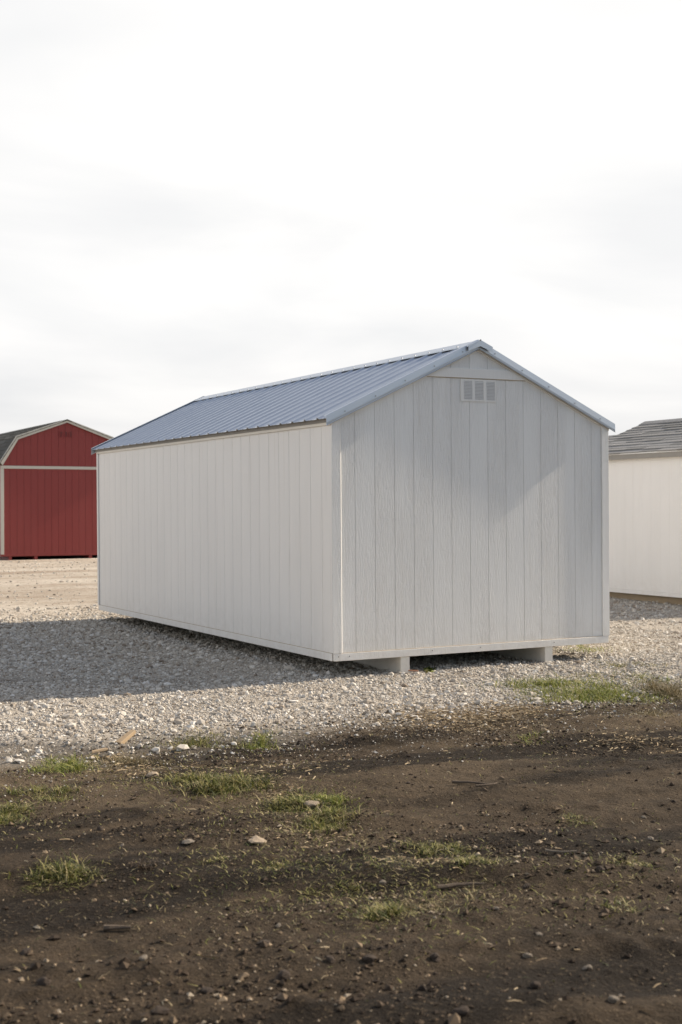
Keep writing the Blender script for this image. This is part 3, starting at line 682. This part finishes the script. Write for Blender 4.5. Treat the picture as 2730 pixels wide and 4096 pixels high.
TUFTS = [
 (150,1762,88,44,420,G_GREEN,'bright green grass tuft on the dirt at left, below the wood scrap'),
 (285,1752,150,30,380,G_DRY,'thin yellowed grass between the bright green tuft and the dirt'),
 (440,1702,150,40,420,G_OLIVE,'sparse olive grass along the gravel edge right of the wood scrap'),
 (600,1702,76,44,260,G_GREEN,'small green grass tuft just below the gravel edge near the centre'),
 (470,1795,180,46,900,G_OLIVE,'long dense grass clump left of centre on the dirt'),
 (560,1800,80,44,420,G_OLIVE,'dark grass clump at the right end of the long one'),
 (660,1850,90,46,420,G_OLIVE,'olive grass clump left of the tall dry stalk'),
 (735,1842,110,40,360,G_GREEN,'green grass clump beside the tall dry stalk near the centre'),
 (745,1898,110,60,480,G_OLIVE,'mixed dry and green grass clump lowest of the central group'),
 (110,1828,115,32,420,G_OLIVE,'low flat grass patch near the left edge of the photo'),
 (22,1880,90,54,460,G_OLIVE,'dark grass clump cut off by the left edge of the photo'),
 (130,2012,112,56,520,G_OLIVE,'round isolated grass clump at lower left on dark soil'),
 (345,1985,70,36,200,G_DEAD,'brown dead grass clump right of the round green one'),
 (990,1955,130,38,420,G_OLIVE,'flat grass patch on the dirt right of centre'),
 (1080,1978,80,30,220,G_OLIVE,'thin end of the flat grass patch right of centre'),
 (885,2098,80,50,300,G_OLIVE,'grass clump on dark soil below the centre'),
 (985,2086,90,36,200,G_DRY,'thin pale grass right of the clump below the centre'),
 (800,2040,110,30,180,G_OLIVE,'scattered short grass above the clump below the centre'),
 (640,1992,110,24,160,G_OLIVE,'scattered weedy grass on soil at the middle of the foreground'),
 (500,1975,60,22,90,G_OLIVE,'few short blades right of the brown dead clump'),
 (1300,1588,220,50,1200,G_GREEN,'bright green grass strip along the gravel at right'),
 (1430,1600,190,38,800,G_GREEN,'bright green grass strip below the right corner of the shed'),
 (1535,1592,96,60,700,G_DRY,'yellow green grass at the right edge of the photo'),
 (1345,1492,130,22,400,G_GREEN,'low grass in the gravel beside the right shed skid'),
 (1410,1530,90,26,160,G_OLIVE,'sparse grass in the gravel right of the shed corner'),
 (1500,1530,80,22,120,G_OLIVE,'few thin blades in the gravel near the right edge'),
 (1380,1555,150,26,260,G_OLIVE,'patchy grass in the gravel above the bright green strip'),
 (1480,1562,140,30,300,G_GREEN,'thin green grass in the gravel above the yellow grass at right'),
 (1250,1612,130,20,200,G_OLIVE,'ragged grass where the gravel meets the straw at right'),
 (1500,1640,110,30,220,G_DRY,'dry grass on the dirt below the yellow grass at right'),
 (1212,1694,56,28,90,G_GREEN,'small lone green tuft on bare dirt right of centre'),
 (1325,1885,80,28,80,G_OLIVE,'thin tuft on the dirt at right, midway down'),
 (1435,1976,110,26,130,G_OLIVE,'sparse grass by the rut at lower right'),
 (1418,2082,60,40,60,G_OLIVE,'faint thin tuft low down at right'),
 (338,1618,64,12,160,G_OLIVE,'flattened grass in the sunlit gravel by the shadow edge'),
 (440,1622,70,10,100,G_DRY,'dry flattened grass in the gravel right of the shadow edge tuft'),
 (860,1595,44,8,90,G_DRY,'small brown moss patch in the gravel ahead of the shed'),
 (1340,2045,60,22,50,G_OLIVE,'few blades on the soil at lower right'),
]
for a in TUFTS: tuft(*a)
def sparse(name, spots, m, label, seed):
    """single short blades scattered thinly over the soil, as one mass"""
    r = np.random.default_rng(seed); X_, Y_ = [], []
    for (u, v, wu, wv, n) in spots:
        for _ in range(n):
            uu, vv = u+r.normal(0, wu*.5), v+r.normal(0, wv*.5)
            d = fw+r2*((uu-784)/3028.7)-u2*((vv-1176.2)/3028.7); t = -CAM.z/d.z; X_.append(CAM.x+d.x*t); Y_.append(CAM.y+d.y*t)
    X_, Y_ = np.array(X_), np.array(Y_); n = len(X_); Zb = ground_z(X_, Y_)-.003; hh = r.uniform(.006, .022, n); a = r.uniform(0, 6.283, n); l = hh*r.uniform(.8, 2.6, n); V = []
    for (t, ww) in ((0, .8), (.5, 1.0), (1, .1)):
        cx = X_+np.cos(a)*l*t**1.6; cy = Y_+np.sin(a)*l*t**1.6; cz = Zb+hh*(t-.25*t**3)
        for sg in (-1, 1): V.append(np.stack([cx-sg*np.sin(a)*.0020*ww, cy+sg*np.cos(a)*.0020*ww, cz], 1))
    V = np.stack(V, 1).reshape(-1, 3); F = (np.array([(0,1,3,2),(2,3,5,4)])[None]+(np.arange(n)*6)[:,None,None]).reshape(-1, 4)
    tag(np_mesh(name, V, F, m), label, 'grass', kind='stuff')
sparse('sparse_grass', [(300,1760,330,50,900),(640,1830,260,120,1300),(720,1990,420,90,1300),(960,2030,300,120,1100),(1420,1580,280,70,900),(1400,1980,220,120,500),(60,1850,160,90,400),(1250,1700,300,90,350),(480,1690,260,40,500),(1460,1520,160,60,500),(784,1850,1500,400,700)], G_OLIVE, 'thin scattered grass blades between the clumps on the dirt', 5)
sparse('dry_grass_litter', [(300,1750,300,40,900),(620,1810,260,80,1100),(740,1880,120,70,500),(1080,1650,420,40,900),(1450,1640,240,60,700),(980,1990,300,100,600),(700,2060,700,160,700)], G_DRY, 'dry dead grass blades strewn around the clumps', 6)
tuft(985,1540,26,30,26,G_GREEN,'small leafy weed growing under the shed beside the left skid','weed','weed',.075,.5,1.8,'weeds',4,.009)
for (u, v, lab) in ((728,1836,'tall dry stalk standing by the central grass clumps'),(525,1955,'thin pale stalk leaning on the soil right of the brown dead clump'),(1088,2075,'pale dry stalk at the lower right of the foreground grass'),(1560,1660,'tall arching dry stalk at the right edge of the photo')):
    tuft(u, v, 8, 40, 3, G_DRY, lab, 'stalk', 'dry_stalk', .13 if u < 1500 else .24, .5, 0, 'dry stalks', 2, .004)

# ------------------------------------------------------------------ loose stones, clods, sticks, scrap wood
def chunk(name, size, m, seed, sub=1, flat=.6):
    b = bmesh.new(); bmesh.ops.create_icosphere(b, subdivisions=sub+1, radius=1)
    r = np.random.default_rng(seed); ph = r.uniform(0, 6, 9)
    for v in b.verts:
        p = v.co; k = 1+.22*math.sin(2.3*p.x+ph[0])*math.cos(2.1*p.y+ph[1])+.16*math.sin(4.1*p.z+ph[2]+2*p.x)+r.uniform(-.10, .10)
        v.co = Vector((p.x*k, p.y*k*.78, p.z*k*flat))*size
    me = bpy.data.meshes.new(name); b.to_mesh(me); b.free(); me.materials.append(m); return me
M_STONE = plain('pale_stone', (.185, .152, .115), .85, 0, .4, 30, .004)
M_CLOD = plain('dark_clod', (.050, .034, .023), .95, 0, .45, 40, .008)
M_TWIG = plain('weathered_stick', (.11, .08, .055), .85, 0, .4, 20, .003)
M_WOOD = plain('fresh_scrap_wood', (.40, .29, .175), .7, 0, .25, 14, .002)
M_WOODEND = plain('dark_wood_end', (.10, .065, .035), .8, 0, .2, 30)
stones = [chunk('stone', 1, M_STONE, k) for k in range(5)]; clods = [chunk('clod', 1, M_CLOD, 20+k, 1, .62) for k in range(6)]
def place(mesh, name, u, v, s, label, cat, group, sink=.25):
    q = ground_at(u, v); o = bpy.data.objects.new(name, mesh); col.objects.link(o)
    o.location = (q.x, q.y, q.z+s*.6*(1-2*sink)); o.scale = (s,)*3; o.rotation_euler = (random.uniform(-.25, .25), random.uniform(-.25, .25), random.uniform(0, 6.28))
    return tag(o, label, cat, group)
for i, (u, v, s) in enumerate([(240,2026,.012),(280,1945,.012),(880,2030,.014),(1040,1955,.010),(737,1656,.016),(1495,1930,.018),(1140,2090,.013),(1213,2199,.016),(1240,2150,.012),(1350,2230,.018),(330,2205,.016),(640,2130,.012),(1410,2300,.018),(1480,1880,.012)]):
    place(stones[i % 5], 'stone', u, v, s, 'small brownish grey stone lying loose on the dark soil', 'stone', 'small stones on the soil')
for i, (u, v, s) in enumerate([(400,1842,.020),(650,2250,.03),(475,2282,.024),(850,2208,.028),(230,1907,.02),(760,2208,.02),(605,2170,.024),(1230,2270,.022),(1210,2040,.02),(940,1800,.014),(1380,2000,.022),(100,2260,.026),(60,2190,.02),(1000,2205,.022),(1060,2330,.026),(370,2330,.03)]):
    place(clods[i % 6], 'clod', u, v, s, 'dark lump of soil lying on the dirt', 'clod', 'dark clods on the dirt', .36)
def flat_stone(u, v, s, label, m=M_STONE):
    me = chunk('flat_stone', s, m, int(u), 1, .28); q = ground_at(u, v); o = bpy.data.objects.new('flat_stone', me); col.objects.link(o)
    o.location = (q.x, q.y, q.z+s*.12); o.rotation_euler = (.12, -.1, u); tag(o, label, 'stone')
M_BROWNSTONE = plain('tan_stone', (.30, .235, .165), .85, 0, .3, 30, .004)
flat_stone(350, 1783, .055, 'flat tan stone between the bright green tuft and the long grass clump', M_BROWNSTONE)
flat_stone(592, 1935, .05, 'flat tan stone on the soil below the long grass clump', M_BROWNSTONE)
flat_stone(432, 1936, .035, 'lumpy pale stone left of the flat tan one', M_STONE)
flat_stone(715, 1850, .05, 'pinkish tan stone inside the central grass group', M_BROWNSTONE)
flat_stone(1270, 1513, .035, 'white stone touching the foot of the right shed skid', plain('white_stone', (.66, .63, .59), .85, 0, .15, 20, .003))
def stick(u, v, ln_, rad, ang, label, m=M_TWIG, rise=.0):
    q = ground_at(u, v); r = random.Random(u); mb = MB(); pts = []
    for k in range(6):
        t = k/5; pts.append((ln_*(t-.5), ln_*.05*math.sin(t*5+u)+r.uniform(-.004, .004), rad+rise*t+r.uniform(0, .003), rad*(1-.55*t)))
    rings = [[(x, y+rr*math.cos(a), z+rr*math.sin(a)) for a in [j*math.pi/3 for j in range(6)]] for x, y, z, rr in pts]
    for A_, B_ in zip(rings[:-1], rings[1:]): mb.strip(A_, B_, True)
    mb.raw(rings[0], [tuple(range(6))]); mb.raw(rings[-1], [tuple(range(6))])
    o = mb.build('stick', m); o.location = (q.x, q.y, q.z); o.rotation_euler = (0, 0, ang); tag(o, label, 'stick', 'sticks on the dirt')
A0 = -YAW
stick(270,2140,.10,.012,A0+.1,'short dark stick on dark soil at lower left')
stick(1085,1803,.22,.009,A0-.3,'dark stick among loose dirt right of the central grass')
stick(1120,1806,.14,.007,A0+.5,'thin dark twig crossing the stick right of the central grass')
stick(1060,2040,.20,.010,A0+.15,'dark stick right of the lower grass patch')
stick(1290,1960,.14,.006,A0-.1,'pale grey twig on the soil at right',M_STONE)
stick(905,1636,.10,.008,A0+.1,'dark twig at the left end of the straw patch')
# the split scrap of lumber at the gravel edge
q = ground_at(283, 1707); wr = empty('wood_scrap', (q.x, q.y, q.z+.012)); wr.rotation_euler = (R(10), R(-20), A0+R(58))
wr.scale = (.72,)*3; tag(wr, 'short pale scrap of split lumber lying at the gravel edge', 'wood scrap')
MB().raw([(-.075,-.034,-.01),(.165,-.026,0),(.168,.022,0),(-.073,.036,-.01),(-.070,-.030,.030),(.160,-.022,.036),(.150,.020,.034),(-.074,.032,.028)], [(3,2,1,0),(4,5,6,7),(0,1,5,4),(1,2,6,5),(2,3,7,6),(3,0,4,7)]).build('timber', M_WOOD, wr, bevel=.003)
MB().box(-.0795, -.0752, -.028, .030, -.006, .026).build('end_grain', M_WOODEND, wr)
q = ground_at(228, 1728); w2 = MB().raw([(-.06,-.02,0),(.07,-.012,0),(.06,.016,0),(-.05,.02,0),(-.05,-.015,.012),(.05,-.008,.016),(.045,.010,.015),(-.045,.015,.011)], [(3,2,1,0),(4,5,6,7),(0,1,5,4),(1,2,6,5),(2,3,7,6),(3,0,4,7)]).build('wood_chip', M_WOOD, None, bevel=.002)
w2.location = (q.x, q.y, q.z+.004); w2.rotation_euler = (.1, -.08, A0+.5); tag(w2, 'thin pale wood splinter left of the lumber scrap', 'wood chip')
q = ground_at(950, 1548); w3 = MB().raw([(-.05,-.012,0),(.05,-.010,0),(.05,.012,0),(-.045,.012,0),(-.045,-.010,.010),(.045,-.008,.010),(.045,.010,.012),(-.04,.010,.010)], [(3,2,1,0),(4,5,6,7),(0,1,5,4),(1,2,6,5),(2,3,7,6),(3,0,4,7)]).build('wood_chip', plain('reddish_bark', (.26,.13,.075), .8), None, bevel=.002)
w3.location = (q.x, q.y, q.z+.022); w3.rotation_euler = (.1, .05, A0); tag(w3, 'small reddish wood chip on the gravel beside the left skid', 'wood chip')
